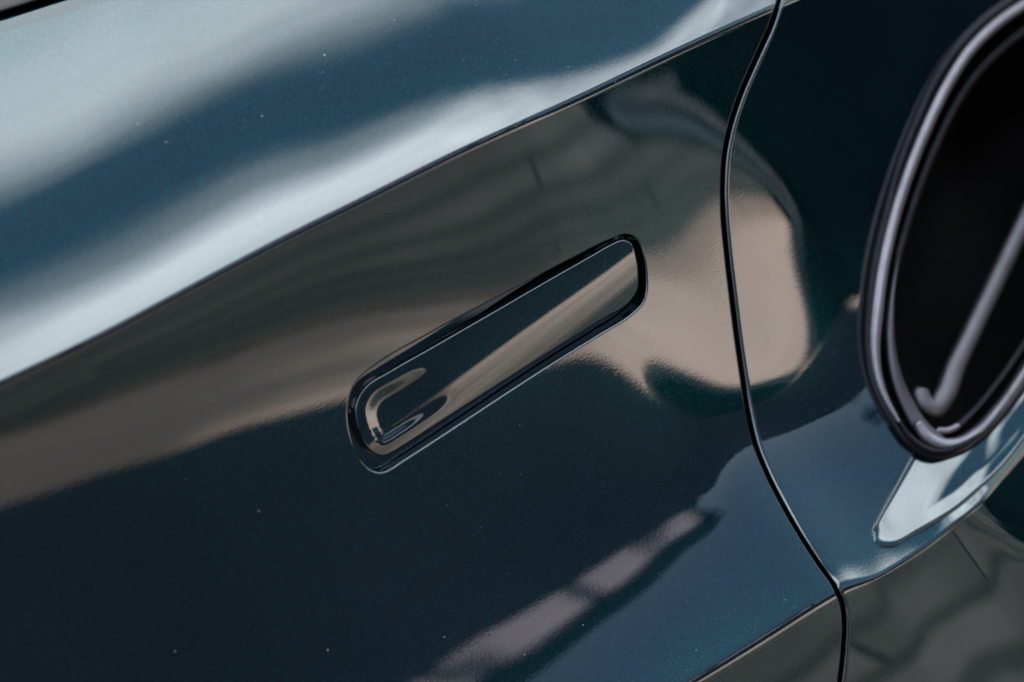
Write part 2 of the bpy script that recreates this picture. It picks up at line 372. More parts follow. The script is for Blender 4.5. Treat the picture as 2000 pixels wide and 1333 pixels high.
def cr(c0, c1_, c2_, c3, s):
    return c1_ + 0.5 * s * (c2_ - c0 + s * (2*c0 - 5*c1_ + 4*c2_ - c3 + s * (3*(c1_ - c2_) + c3 - c0)))
def field_at(x, y):
    """distance along the sight line to the body sheet"""
    a, b = to_ab(x, y); t = t_of(a, b)
    fi = np.clip(np.interp(a, _u, _c), 1, NA - 2.001); i = fi.astype(int); s = fi - i
    j = np.clip(np.searchsorted(TT, t, side='right') - 1, 1, NT - 3); u = (t - TT[j]) / (TT[j+1] - TT[j])
    def row(jj):
        i3 = np.minimum(i + 2, NA - 1)
        return cr(LR[i-1, jj], LR[i, jj], LR[i+1, jj], LR[i3, jj], s)
    # non-uniform cubic Hermite between rows
    y0, y1, y2, y3 = row(j-1), row(j), row(j+1), row(j+2)
    h0, h1, h2 = TT[j] - TT[j-1], TT[j+1] - TT[j], TT[j+2] - TT[j+1]
    m1 = ((y1 - y0) / h0 * h1 + (y2 - y1) / h1 * h0) / (h0 + h1); m2 = ((y2 - y1) / h1 * h2 + (y3 - y2) / h2 * h1) / (h1 + h2)
    return (2*u**3-3*u**2+1)*y1 + (u**3-2*u**2+u)*h1*m1 + (-2*u**3+3*u**2)*y2 + (u**3-u**2)*h1*m2
def P_at(x, y):
    x = np.asarray(x, float); y = np.asarray(y, float)
    return CAM + np.exp(field_at(x, y))[..., None] * ray(x, y)
def N_at(x, y, e=1.5):
    x = np.asarray(x, float); y = np.asarray(y, float)
    a = P_at(x + e, y) - P_at(x - e, y); b = P_at(x, y + e) - P_at(x, y - e)
    n = np.cross(a, b); n /= np.linalg.norm(n, axis=-1, keepdims=True)
    return n * -np.sign((n * ray(x, y)).sum(-1, keepdims=True))

#@@PART2
# ------------------------------------------------------------------ panels of the car
CAR = root('car', (0.0, 0.9, 0.0), 'dark teal car with a flush door handle and a metal framed air vent', 'car')
PX = DIST / FPX                              # metres per photograph pixel at the handle

def xy_at(a, t):
    b = b_of(a, t); return a + b * DV[0], c1y(a) + b * DV[1]
def flange(P, Nn, O, r, depth, n=6, rows_in=2, closed=False, taper=0.0):
    """rolled edge: returns rings of (points, normals) starting after the edge itself"""
    rings = []
    for k in range(1, n + 1):
        th = math.pi / 2 * k / n
        rings.append((P + r * (math.sin(th) * O - (1 - math.cos(th)) * Nn), math.cos(th) * Nn + math.sin(th) * O))
    base = P + r * (O - Nn)
    for k in range(1, rows_in + 1):
        rings.append((base - Nn * depth * k / rows_in + O * taper * k / rows_in, O.copy()))
    return rings
class Sheet:
    def __init__(s): s.V, s.Nn, s.F = [], [], []
    def add(s, P, Nn):
        k = len(s.V); s.V += list(P); s.Nn += list(Nn); return np.arange(k, k + len(P))
    def strip(s, A, B, closed=False):
        n = len(A)
        for i in range(n if closed else n - 1):
            j = (i + 1) % n; s.F.append((A[i], A[j], B[j], B[i]))
    def build(s, name, mat, parent, **k):
        V = np.array(s.V); Nn = np.array(s.Nn); F = []
        for f in s.F:
            f = [int(q) for q in f]; p, q, r_ = V[f[0]], V[f[1]], V[f[2]]
            nn = np.cross(q - p, r_ - p)
            if len(f) == 4: nn = nn + np.cross(r_ - p, V[f[3]] - p)
            if nn @ (Nn[f[0]] + Nn[f[2]]) < 0: f = f[::-1]
            F.append(f)
        return mesh_obj(name, V, F, mat, parent, normals=Nn, **k)
def edge_dirs(P, Nn, inward_ref, closed=False):
    T = (np.roll(P, -1, 0) - np.roll(P, 1, 0)) if closed else np.gradient(P, axis=0)
    T /= np.linalg.norm(T, axis=1, keepdims=True)
    O = np.cross(T, Nn); O /= np.linalg.norm(O, axis=1, keepdims=True)
    O *= np.sign((O * inward_ref).sum(1, keepdims=True)); return O

GAP = spl([(1700,-620),(1600,-300),(1551,-120),(1532,-40),(1524,0),(1510,45),(1482,108),(1447,189),(1429,245),(1418,298),(1414,350),(1415,420),(1421,488),(1431,575),(1442,663),(1452,733),(1463,803),(1476,862),(1496,915),(1528,980),(1563,1041),(1598,1096),(1632,1146),(1645,1174),(1650,1200),(1649,1269),(1640,1350),(1620,1500),(1580,1700),(1500,2000)], 900)
gT = np.gradient(GAP, axis=0); gT /= np.linalg.norm(gT, axis=1, keepdims=True); gN = np.c_[-gT[:, 1], gT[:, 0]]; gN *= np.sign(gN[:, :1] + 1e-9)
def gap_a(off, tt):
    """column coordinate at which each row meets the joint line shifted sideways by off pixels"""
    G = GAP + gN * off; a, b = to_ab(G[:, 0], G[:, 1]); t = t_of(a, b)
    o = np.argsort(t); return np.interp(tt, t[o], a[o])
MT = np.unique(np.r_[np.interp(np.linspace(0, NT - 1, 150), np.arange(NT), TT)[:0], TT, 0.5 * (TT[1:] + TT[:-1])])
MT = MT[MT <= 2.95]
NM = len(MT)

HOLE = np.array([(703,736),(719,722.5),(838,651),(916,609),(996,567),(1114,505),(1193,466),(1222,456),(1240,461),(1251,476),(1259,500),(1264,535),(1264,568),(1257,592),(1233,616),(1174,653),(1075,714),(996,765),(917,817),(838,869),(782,905),(759,920),(743,925),(719,917),(699,892),(683,849),(678,810),(681,778),(691,752)], float)
HANDLE = np.array([(693,800),(699,778),(715,754),(759,726),(838,681),(956,613),(1075,544),(1154,499),(1193,477),(1217,468),(1233,475),(1243,501),(1248,537),(1245,570),(1233,588),(1174,626),(1075,688),(996,738),(917,789),(838,840),(790,871),(763,887),(748,892),(727,884),(707,857),(696,826)], float)
def closed_spl(P, n):
    P = np.asarray(P); Q = np.vstack([P[-3:], P, P[:4]]); d = np.r_[0, np.cumsum(np.linalg.norm(np.diff(Q, axis=0), axis=1))]
    T = np.gradient(Q, d, axis=0); t = np.linspace(d[3], d[3 + len(P)], n, endpoint=False)
    k = np.clip(np.searchsorted(d, t, side='right') - 1, 0, len(Q) - 2); h = d[k+1] - d[k]; s = ((t - d[k]) / h)[:, None]; h = h[:, None]
    C = (2*s**3-3*s**2+1)*Q[k] + (s**3-2*s**2+s)*h*T[k] + (-2*s**3+3*s**2)*Q[k+1] + (s**3-s**2)*h*T[k+1]
    for _ in range(max(2, n // 60)): C = 0.5 * C + 0.25 * (np.roll(C, 1, 0) + np.roll(C, -1, 0))
    return C
E1 = np.array([math.cos(R(32)), -math.sin(R(32))]); E2 = np.array([math.sin(R(32)), math.cos(R(32))]); HC = np.array([971.0, 692.0])

def shrink_in(P, off):
    T = np.roll(P, -1, 0) - np.roll(P, 1, 0); T /= np.linalg.norm(T, axis=1, keepdims=True); Q = np.c_[-T[:, 1], T[:, 0]]
    c = P.mean(0); s = np.sign(((c - P) * Q).sum()); return P + Q * s * off

# --- door skin
sh = Sheet()
ag = gap_a(-9.0, MT)
uu = np.linspace(0, 1, 2001); acol = -480 + uu * (1500 + 480)
rho = 1 + 1.3 * sst(acol, 200, 420) * (1 - sst(acol, 1150, 1300)) + 1.0 * sst(acol, 1400, 1490)
cc = np.r_[0, np.cumsum(0.5 * (rho[1:] + rho[:-1]))]; cc /= cc[-1]; ss = np.interp(np.linspace(0, 1, 380), cc, uu)
AA = -480 + ss[:, None] * (ag[None, :] + 480)
DX, DY = xy_at(AA, np.broadcast_to(MT, AA.shape))
DP = P_at(DX, DY); DN = N_at(DX, DY)
idx = sh.add(DP.reshape(-1, 3), DN.reshape(-1, 3)).reshape(AA.shape)
hp = closed_spl(HOLE, 720)
inside = poly_dist(DX, DY, hp[::12]) < 14
ii, jj = np.where(inside); i0, i1, j0, j1 = ii.min() - 2, ii.max() + 2, jj.min() - 2, jj.max() + 2
for i in range(AA.shape[0] - 1):
    for j in range(NM - 1):
        if i0 <= i < i1 and j0 <= j < j1: continue
        sh.F.append((idx[i, j], idx[i+1, j], idx[i+1, j+1], idx[i, j+1]))
per = [(i, j0) for i in range(i0, i1)] + [(i1, j) for j in range(j0, j1)] + [(i, j1) for i in range(i1, i0, -1)] + [(i0, j) for j in range(j1, j0, -1)]
pi_ = np.array([idx[i, j] for i, j in per]); pxy = np.array([(DX[i, j], DY[i, j]) for i, j in per])
def ang(Q): 
    p = (Q - HC) @ E1 / 4.3; q = (Q - HC) @ E2; return np.unwrap(np.arctan2(q, p))
hole_flat = shrink_in(hp, -2.2)               # where the skin starts to roll into the recess
th_h = ang(hole_flat); th_p = ang(pxy)
if (th_h[-1] - th_h[0]) * (th_p[-1] - th_p[0]) < 0: hole_flat = hole_flat[::-1]; th_h = ang(hole_flat)
s_ = np.sign(th_h[-1] - th_h[0]); L_ = 2 * math.pi
th_ext = np.r_[th_h - s_ * L_, th_h, th_h + s_ * L_]; hx = np.r_[[hole_flat] * 3].reshape(-1, 2); o = np.argsort(th_ext)
tq = th_p.copy()
tq = tq + L_ * np.round((np.mean(th_h) - np.mean(tq)) / L_)
inner = np.c_[np.interp(tq, th_ext[o], hx[o, 0]), np.interp(tq, th_ext[o], hx[o, 1])]
prev = pi_
KR = 7
for k in range(1, KR + 1):
    f = (k / KR) ** 0.8; Q = pxy * (1 - f) + inner * f
    ring = sh.add(P_at(Q[:, 0], Q[:, 1]), N_at(Q[:, 0], Q[:, 1])); sh.strip(prev, ring, True); prev = ring
HRP = P_at(inner[:, 0], inner[:, 1]); HRN = N_at(inner[:, 0], inner[:, 1])
cen3 = P_at(np.array([HC[0]]), np.array([HC[1]]))[0]
HO = edge_dirs(HRP, HRN, cen3 - HRP, True)
for P_, n_ in flange(HRP, HRN, HO, 0.0017, 0.0005, n=7, rows_in=1, closed=True):
    ring = sh.add(P_, n_); sh.strip(prev, ring, True); prev = ring
HOLE_LIP = P_
# rolled edge at the shut line
e_i = idx[-1, :]; eP, eN = DP[-1], DN[-1]; eO = edge_dirs(eP, eN, np.tile(RT, (NM, 1)))
prev = e_i
for P_, n_ in flange(eP, eN, eO, 0.0017, 0.014):
    ring = sh.add(P_, n_); sh.strip(prev, ring); prev = ring
DOOR = sh.build('door', PAINT, CAR)

# --- recess behind the handle
rs = Sheet(); prev = None
nin = HRN.mean(0); nin /= np.linalg.norm(nin)
for k in range(0, 6):
    f = k / 5; P_ = HOLE_LIP - HRN * (0.013 * f) + HO * (0.0006 * f)
    ring = rs.add(P_, HO); 
    if prev is not None: rs.strip(prev, ring, True)
    prev = ring
for k in range(1, 5):
    f = k / 4; th = f * math.pi / 2; Q = P_ + HO * 0.002 * math.sin(th) - HRN * 0.002 * (1 - math.cos(th)) * 0
    ring = rs.add(Q, HRN); rs.strip(prev, ring, True); prev = ring
c_ = rs.add([Q.mean(0)], [nin])[0]
for i in range(len(prev)): rs.F.append((prev[i], prev[(i+1) % len(prev)], c_))
rs.build('handle_recess', PAINT_HANDLE, DOOR)

# --- the handle itself
hp2 = closed_spl(HANDLE, 900); hp2 = shrink_in(hp2, 4.0)
pq = np.c_[(hp2 - HC) @ E1, (hp2 - HC) @ E2]
kl, kr = int(np.argmin(pq[:, 0])), int(np.argmax(pq[:, 0]))
seg = lambda a, b: pq[np.arange(a, a + ((b - a) % len(pq)) + 1) % len(pq)]
sA, sB = seg(kl, kr), seg(kr, kl)[::-1]
top_, bot_ = (sA, sB) if sA[:, 1].mean() < sB[:, 1].mean() else (sB, sA)
p0, p1 = pq[kl, 0], pq[kr, 0]
def pql(P): P = np.array(P, float) - HC; return P @ E1, P @ E2
l1p, l1q = pql([(690,900),(757,848),(814,807),(1040,640),(1229,503)]); l2p, l2q = pql([(660,1000),(850,872),(1000,735),(1240,550)])
c1_ = np.polyfit(l1p, l1q, 2); c2_ = np.polyfit(l2p, l2q, 2)
gp = np.linspace(p0 - 25, p1 + 25, 150); gq = np.linspace(min(top_[:, 1].min(), bot_[:, 1].min()) - 15, bot_[:, 1].max() + 15, 70)
HPg, HQg = np.meshgrid(gp, gq, indexing='ij')
HGX = HC[0] + HPg * E1[0] + HQg * E2[0]; HGY = HC[1] + HPg * E1[1] + HQg * E2[1]
q1, q2 = np.polyval(c1_, HPg), np.polyval(c2_, HPg); u_ = (HQg - q1) / np.maximum(q2 - q1, 25)
hphi = np.where(u_ > 0, -7 - 14 * u_, -7 + 9 * (1 - np.exp(u_ * 1.2)))
hphi = np.clip(soften(hphi, 6), -40, 10)
hba = np.arcsin(ray(HGX, HGY)[..., 0]) - R(4)
ci, cj = 75, 35
HLR, HPS, HAS = solve_block(HGX, HGY, hphi, 1.0, (ci, cj, math.log(DIST - 0.0010)), (hba, 0.02 + 0 * hba), iters=5)
dd = -poly_dist(HGX, HGY, hp2[::10])
dim = sst(dd, 14, 40) * (1 - sst(HPg, p0 + 75, p0 + 210)) 
HLR = HLR + np.log(1 + 0.0016 * dim / DIST)
def bic(F, fi, fj):
    i = np.clip(fi.astype(int), 1, F.shape[0] - 3); j = np.clip(fj.astype(int), 1, F.shape[1] - 3); s, u = fi - i, fj - j
    rows = [cr(F[i-1, j+k], F[i, j+k], F[i+1, j+k], F[i+2, j+k], s) for k in (-1, 0, 1, 2)]
    return cr(*rows, u)
def HP_at(p, q):
    x = HC[0] + p * E1[0] + q * E2[0]; y = HC[1] + p * E1[1] + q * E2[1]
    r = bic(HLR, (p - gp[0]) / (gp[1] - gp[0]), (q - gq[0]) / (gq[1] - gq[0]))
    return CAM + np.exp(r)[..., None] * ray(x, y)
def HN_at(p, q, e=1.0):
    n = np.cross(HP_at(p + e, q) - HP_at(p - e, q), HP_at(p, q + e) - HP_at(p, q - e)); n /= np.linalg.norm(n, axis=-1, keepdims=True)
    return n * -np.sign((n * FW).sum(-1, keepdims=True))
nu, nv = 220, 46
pu_ = p0 + (p1 - p0) * (0.5 - 0.5 * np.cos(np.linspace(0.0, math.pi, nu)))
def bound(S, p):
    o = np.argsort(S[:, 0]); return np.interp(p, S[o, 0], S[o, 1])
qt, qb = bound(top_, pu_), bound(bot_, pu_)
mid_l, mid_r = pq[kl, 1], pq[kr, 1]
qt[0] = qb[0] = mid_l; qt[-1] = qb[-1] = mid_r
vv = np.linspace(0, 1, nv); hs = Sheet()
PPg = np.repeat(pu_[:, None], nv, 1); QQg = qt[:, None] * (1 - vv) + qb[:, None] * vv
hi = hs.add(HP_at(PPg, QQg).reshape(-1, 3), HN_at(PPg, QQg).reshape(-1, 3)).reshape(nu, nv)
for i in range(1, nu - 2):
    for j in range(nv - 1): hs.F.append((hi[i, j], hi[i+1, j], hi[i+1, j+1], hi[i, j+1]))
for i, k in ((1, 0), (nu - 2, nu - 1)):
    for j in range(nv - 1): hs.F.append((hi[i, j], hi[i, j+1], hi[k, 0]))
border = [hi[0, 0]] + [hi[i, 0] for i in range(1, nu - 1)] + [hi[nu-1, 0]] + [hi[i, nv-1] for i in range(nu - 2, 0, -1)]
bP = np.array([hs.V[k] for k in border]); bN = np.array([hs.Nn[k] for k in border])
bc = bP.mean(0); bO = edge_dirs(bP, bN, bP - bc, True); prev = np.array(border)
for P_, n_ in flange(bP, bN, bO, 0.0017, 0.009, n=6, rows_in=2, closed=True):
    ring = hs.add(P_, n_); hs.strip(prev, ring, True); prev = ring
hs.build('door_handle', PAINT_HANDLE, DOOR)

# --- rear quarter skin beyond the shut line, with the vent cut out of it
VENT_OUT = spl([(2400,-190),(2200,-110),(2050,-45),(1985,-8),(1925,32),(1866,88),(1820,155),(1778,245),(1744,335),(1720,430),(1700,520),(1689,610),(1686,680),(1694,735),(1712,785),(1742,835),(1778,876),(1822,897),(1868,888),(1915,858),(1955,815),(2000,755),(2100,600),(2250,350),(2400,100)], 400)
VO = np.vstack([VENT_OUT[:-1:4], VENT_OUT[-1:]])
fs = Sheet(); agf = gap_a(10.5, MT)
s2 = np.linspace(0, 1, 210) ** 1.3
FA = agf[None, :] + s2[:, None] * (2290 - agf[None, :])
FX, FY = xy_at(FA, np.broadcast_to(MT, FA.shape)); FP = P_at(FX, FY); FN = N_at(FX, FY)
fidx = fs.add(FP.reshape(-1, 3), FN.reshape(-1, 3)).reshape(FA.shape)
fd = poly_dist(FX, FY, VO)
for i in range(FA.shape[0] - 1):
    for j in range(NM - 1):
        if max(fd[i, j], fd[i+1, j], fd[i+1, j+1], fd[i, j+1]) < -9: continue
        fs.F.append((fidx[i, j], fidx[i+1, j], fidx[i+1, j+1], fidx[i, j+1]))
eP, eN = FP[0], FN[0]; eO = edge_dirs(eP, eN, np.tile(-RT, (NM, 1))); prev = fidx[0, :]
for P_, n_ in flange(eP, eN, eO, 0.0028, 0.014):
    ring = fs.add(P_, n_); fs.strip(prev, ring); prev = ring
QUARTER = fs.build('quarter_panel', PAINT, CAR)

# --- seal seen in the bottom of the shut line
gs = Sheet(); prev = None
for off in (-16, -6, 6, 16):
    a_ = gap_a(off, MT); x_, y_ = xy_at(a_, MT); P_ = P_at(x_, y_); n_ = N_at(x_, y_)
    ring = gs.add(P_ - n_ * (0.006 + 0.002 * (abs(off) < 8)), n_)
    if prev is not None: gs.strip(prev, ring)
    prev = ring
gs.build('shut_line_seal', RUBBER, CAR)

# --- tubes laid on curves
def sweep(name, P, Nn, wid, hgt, mat, parent, k=14, shape=2.0, close_ends=True, **kw):
    """bar with a soft section: wid across, hgt along the normal; wid and hgt may be arrays"""
    n = len(P); T = np.gradient(P, axis=0); T /= np.linalg.norm(T, axis=1, keepdims=True)
    Nn = Nn - (Nn * T).sum(1, keepdims=True) * T; Nn /= np.linalg.norm(Nn, axis=1, keepdims=True); O = np.cross(T, Nn)
    wid = np.broadcast_to(wid, n)[:, None]; hgt = np.broadcast_to(hgt, n)[:, None]
    s = Sheet(); rings = []
    for q in range(k):
        t = 2 * math.pi * q / k; c, s_ = math.cos(t), math.sin(t); e = 2.0 / shape
        cx = math.copysign(abs(c) ** e, c); sy = math.copysign(abs(s_) ** e, s_)
        nn = O * c / wid + Nn * s_ / hgt; nn /= np.linalg.norm(nn, axis=1, keepdims=True)
        rings.append(s.add(P + O * wid * 0.5 * cx + Nn * hgt * 0.5 * sy, nn))
    for q in range(k): s.strip(rings[q], rings[(q+1) % k])
    if close_ends:
        for e_, sg in ((0, -1), (-1, 1)):
            c_ = s.add([P[e_] + sg * T[e_] * float(wid[e_, 0]) * 0.35], [sg * T[e_]])[0]
            for q in range(k): s.F.append((rings[q][e_], rings[(q+1) % k][e_], c_))
    return s.build(name, mat, parent, **kw)
def on_body(C, lift):
    P_ = P_at(C[:, 0], C[:, 1]); n_ = N_at(C[:, 0], C[:, 1], 12); return P_ + n_ * lift, n_
VENT = link(bpy.data.objects.new('air_vent', None)); VENT.parent = CAR; VENT.matrix_parent_inverse = Matrix.Translation(-CAR.location)
vc = P_at(np.array([1850.]), np.array([500.]))[0]; VENT.location = vc
def vpart(o):                                 # children of the vent carry world coordinates too
    o.parent = VENT; o.matrix_parent_inverse = Matrix.Translation(-Vector(vc)); return o
vn = np.array([0.0, 0.0, 0.0]); vn = -(0.25 * RT + 0.0 * UPV - 1.0 * FW); vn /= np.linalg.norm(vn)
def smooth_n(n_):
    for _ in range(60): n_[1:-1] = 0.5 * n_[1:-1] + 0.25 * (n_[:-2] + n_[2:])
    return n_ / np.linalg.norm(n_, axis=1, keepdims=True)
def body_bar(name, pts, lift, wpx, hgt, mat, n=140, back=0.0, **kw):
    C = spl(pts, n); P_, n_ = on_body(C, lift)
    # the normals under the vent vary quickly: use their smooth trend
    n_ = smooth_n(n_)
    return vpart(sweep(name, P_ + FW * back, n_, wpx * PX, hgt, mat, None, **kw))
rim = [(2400,-190),(2200,-110),(2050,-45),(1985,-8),(1925,32),(1866,88),(1820,155),(1778,245),(1744,335),(1720,430),(1700,520),(1689,610),(1687,680),(1695,735),(1714,785),(1742,832),(1778,874),(1822,893),(1868,882),(1915,850),(1955,806),(2000,742),(2100,590),(2250,340),(2400,90)]
body_bar('outer_frame', [(x + 10, y - 2) for x, y in rim], 0.000, 24, 0.008, DARKMETAL, n=260, shape=2.4)
body_bar('bright_rim', [(2400,-170),(2200,-85),(2060,-30),(1990,8),(1935,45),(1880,98),(1834,168),(1792,255),(1757,345),(1731,430),(1711,520),(1700,610),(1697,680),(1704,733),(1720,780),(1746,828)], 0.0075, np.interp(np.linspace(0, 1, 180), [0, .5, .85, 1], [18, 27, 29, 10]), 0.009, SATIN, n=180)
body_bar('inner_bevel', [(2400,-120),(2200,-40),(2080,10),(2010,50),(1960,88),(1908,140),(1866,202),(1828,280),(1794,365),(1768,445),(1746,530),(1736,610),(1736,680),(1748,735),(1770,790),(1800,838),(1838,872)], 0.0, 26, 0.012, DARKMETAL, n=180, back=0.010)
body_bar('inner_bevel', [(1745,500),(1735,600),(1737,680),(1748,735),(1770,790),(1800,838),(1838,872)], 0.0, np.interp(np.linspace(0, 1, 120), [0, .35, 1], [6, 26, 46]), 0.012, MIDMETAL, n=120, back=0.003)
body_bar('inner_rim', [(1788,832),(1808,858),(1838,874),(1866,873),(1900,852),(1945,802),(2000,722),(2100,570),(2250,320)], 0.004, np.interp(np.linspace(0, 1, 180), [0, .06, .12, .2, .3, 1], [26, 34, 34, 30, 28, 28]), 0.010, SATIN, n=180)
body_bar('lower_lip', [(1745,830),(1778,868),(1820,890),(1862,882),(1900,858)], 0.0095, np.interp(np.linspace(0, 1, 80), [0, .2, .8, 1], [6, 14, 14, 6]), 0.006, DARKMETAL, n=80)
body_bar('grille_blade', [(2120,190),(2050,345),(2000,448),(1950,555),(1905,650),(1872,722),(1852,775),(1832,800),(1815,792),(1803,768)], 0.0, np.interp(np.linspace(0, 1, 160), [0, .75, .86, 1], [38, 44, 50, 44]), 0.012, BLADE, n=160, back=0.014)
body_bar('grille_blade', [(2200,330),(2080,545),(2000,680),(1940,765),(1890,822),(1858,846),(1838,846)], 0.0, np.interp(np.linspace(0, 1, 140), [0, .8, 1], [20, 22, 26]), 0.010, DARKMETAL, n=140, back=0.010)
body_bar('blade_tip', [(1868,838),(1850,846),(1832,846)], 0.002, 20, 0.008, SATIN, n=20, back=0.006)
# painted lip under the vent: a blade-like fold that faces the sky
inn = spl([(1793,876),(1812,890),(1835,900),(1868,893),(1915,866),(1960,820),(2005,762),(2100,620),(2230,410)], 150)
outr = spl([(1704,1040),(1706,1062),(1730,1066),(1790,1038),(1850,1002),(1915,950),(1965,898),(2012,838),(2100,715),(2230,510)], 150)
kk = np.linspace(0, 149, 150); us = (kk / 149)
oi = np.interp(us, [0, .10, .25, 1], [0, .06, .25, 1]) * 149
outr = np.c_[np.interp(oi, kk, outr[:, 0]), np.interp(oi, kk, outr[:, 1])]
vs = np.linspace(0, 1, 60)
LX = inn[:, :1] * (1 - vs) + outr[:, :1] * vs; LY = inn[:, 1:] * (1 - vs) + outr[:, 1:] * vs
US = np.repeat(us[:, None], 60, 1); VS = np.repeat(vs[None], 150, 0)
white = np.maximum(1 - sst(US, .12, .26), sst(VS, .52, .72))
lphi = 72 - 25 * white - 20 * sst(VS, .93, 1.0) - 30 * (1 - sst(US, 0, .012))
lba = np.arcsin(ray(LX, LY)[..., 0]) + 0.05
l0 = float(field_at(np.array([LX[40, 40]]), np.array([LY[40, 40]]))[0])
LLR, LPS, LAS = solve_block(LX, LY, lphi, 0.5, (40, 40, l0 + math.log(1 - 0.006 / 1.4)), (lba, 0.04 + 0 * lba), iters=6)
LPt = CAM + np.exp(LLR)[..., None] * ray(LX, LY)
lu, lv = np.gradient(LPt, axis=0), np.gradient(LPt, axis=1); ln = np.cross(lu, lv); ln /= np.linalg.norm(ln, axis=-1, keepdims=True); ln *= -np.sign((ln * FW).sum(-1, keepdims=True))
lp = Sheet(); li = lp.add(LPt.reshape(-1, 3), ln.reshape(-1, 3)).reshape(150, 60)
for i in range(149):
    for j in range(59): lp.F.append((li[i, j], li[i+1, j], li[i+1, j+1], li[i, j+1]))
ed = np.r_[li[::-1, -1][:-1], ] ; path = [(i, 59) for i in range(149, -1, -1)] + [(0, j) for j in range(58, -1, -1)]
eP = np.array([LPt[p] for p in path]); eN = np.array([ln[p] for p in path]); eO = edge_dirs(eP, eN, eP - LPt[60, 10]); prev = np.array([li[p] for p in path])
for P_, n_ in flange(eP, eN, eO, 0.0015, 0.02):
    ring = lp.add(P_, n_); lp.strip(prev, ring); prev = ring
vpart(lp.build('lower_blade', PAINT_HANDLE, None))
# black duct behind the frame
ds = Sheet(); C = spl(rim, 200); P_, n_ = on_body(C, -0.001); cpt = P_.mean(0); prev = None
for k in range(0, 9):
    f = k / 8; Q = P_ + (cpt - P_) * (0.35 * f ** 1.5) + FW * 0.13 * f
    ring = ds.add(Q, (cpt - P_) / np.linalg.norm(cpt - P_, axis=1, keepdims=True))
    if prev is not None: ds.strip(prev, ring)
    prev = ring
c_ = ds.add([Q.mean(0)], [-FW])[0]
for i in range(len(prev)): ds.F.append((prev[i], prev[(i+1) % len(prev)], c_))
vpart(ds.build('duct', CAVITY, None))

# --- window seal and glass above the shoulder
wl = spl([(-600,160),(-200,53),(0,-10),(160,-60),(400,-120),(800,-236),(1300,-366)], 160)
P_, n_ = on_body(wl, 0.004); sweep('window_seal', P_, n_, 110 * PX, 0.003, RUBBER, CAR, shape=5.0)
gl = Sheet(); prev = None
for k in range(5):
    ring = gl.add(P_ + np.array([0, 0.35, 0.60]) * (0.02 + 0.38 * k / 4) + np.array([0, 0.06, 0]) * (k / 4) ** 2, np.tile([0, -0.86, 0.5], (len(P_), 1)))
    if prev is not None: gl.strip(prev, ring)
    prev = ring
GLASS = noise_mat('dark_window_glass', (0.004, 0.005, 0.006), (0.006, 0.007, 0.008), 5, rough=0.02)
gl.build('window_glass', GLASS, CAR)

# --- rest of the body outside the picture: it throws the car's shadow
prof = [(0.30, 0.22), (0.30, 0.70), (0.30, 0.92), (0.36, 1.13), (0.52, 1.42), (0.95, 1.50), (1.45, 1.44), (1.66, 1.12), (1.80, 0.92), (1.84, 0.60), (1.78, 0.22)]
xs = np.linspace(-2.3, 2.3, 24); V = []; F = []
for x in xs:
    e = abs(x) / 2.3; hz = 1 - 0.36 * max(0, (e - 0.45) / 0.55) ** 1.5
    for y, z in prof:
        zz = z if z < 0.9 else 0.9 + (z - 0.9) * max(0.05, (hz - 0.55) / 0.45)
        V.append((x, 0.95 + (y - 0.95) * (1 - 0.10 * e ** 3), zz))
npf = len(prof)
for i in range(len(xs) - 1):
    for k in range(npf):
        k2 = (k + 1) % npf; F.append((i*npf+k, i*npf+k2, (i+1)*npf+k2, (i+1)*npf+k))
F.append(tuple(range(npf))); F.append(tuple((len(xs)-1)*npf + k for k in range(npf))[::-1])
mesh_obj('body_shell', V, F, BLACK, CAR, smooth=False)

# --- dust specks on the paint
dust_mat = noise_mat('dust', (0.18, 0.175, 0.16), (0.34, 0.33, 0.30), 900, rough=0.9)
spots = [(325,278,3.2),(512,227,2.4),(270,243,1.6),(634,108,2.6),(631,141,1.8),(592,103,1.4),(615,113,1.2),(480,236,1.6),(905,118,1.6),(1110,131,1.6),(1007,118,1.2),(1017,927,1.6),(873,987,1.3),(940,1030,1.4),(845,1158,1.4),(1139,1221,2.8),(1025,1279,1.8),(868,1245,2.4),(827,1099,1.1),(828,754,1.2),(815,792,1.0),(909,825,1.3),(1015,831,1.6),(975,925,1.4),(506,998,2.0),(1535,1172,1.8),(930,1080,1.2),(993,1120,1.1),(1249,127,1.4),(1202,160,1.6),(770,40,1.2),(930,10,1.8),(840,70,1.2),(362,937,1.6),(505,999,1.8),(640,1270,3.0),(342,1272,2.2),(1360,1270,1.8),(1343,1176,1.2),(960,1236,1.3)]
for _ in range(220):
    x, y = rnd.uniform(0, 2000), rnd.uniform(0, 1330)
    if poly_dist(np.array([x]), np.array([y]), HOLE)[0] > 12 and (x < 1400 or y > 900 and x < 1600): spots.append((x, y, rnd.choice((0.35, 0.4, 0.5, 0.5, 0.7))))
V, F = [], []
ico = bmesh.new(); bmesh.ops.create_icosphere(ico, subdivisions=1, radius=1.0); iv = [v.co.copy() for v in ico.verts]; if_ = [[v.index for v in f.verts] for f in ico.faces]; ico.free()
for x, y, r in spots:
    p = P_at(np.array([x]), np.array([y]))[0]; n = N_at(np.array([x]), np.array([y]))[0]; k = len(V)
    q = Vector(n).to_track_quat('Z', 'Y').to_matrix(); rr = r * PX * 0.62; st = rnd.uniform(0.6, 1.5)
    for v in iv:
        c = q @ Vector((v.x * rr * st * rnd.uniform(.7, 1.2), v.y * rr * rnd.uniform(.7, 1.2), v.z * rr * 0.35)); V.append(tuple(Vector(p) + c))
    F += [[a + k for a in f] for f in if_]
mesh_obj('dust', V, F, dust_mat, CAR, kind='stuff')

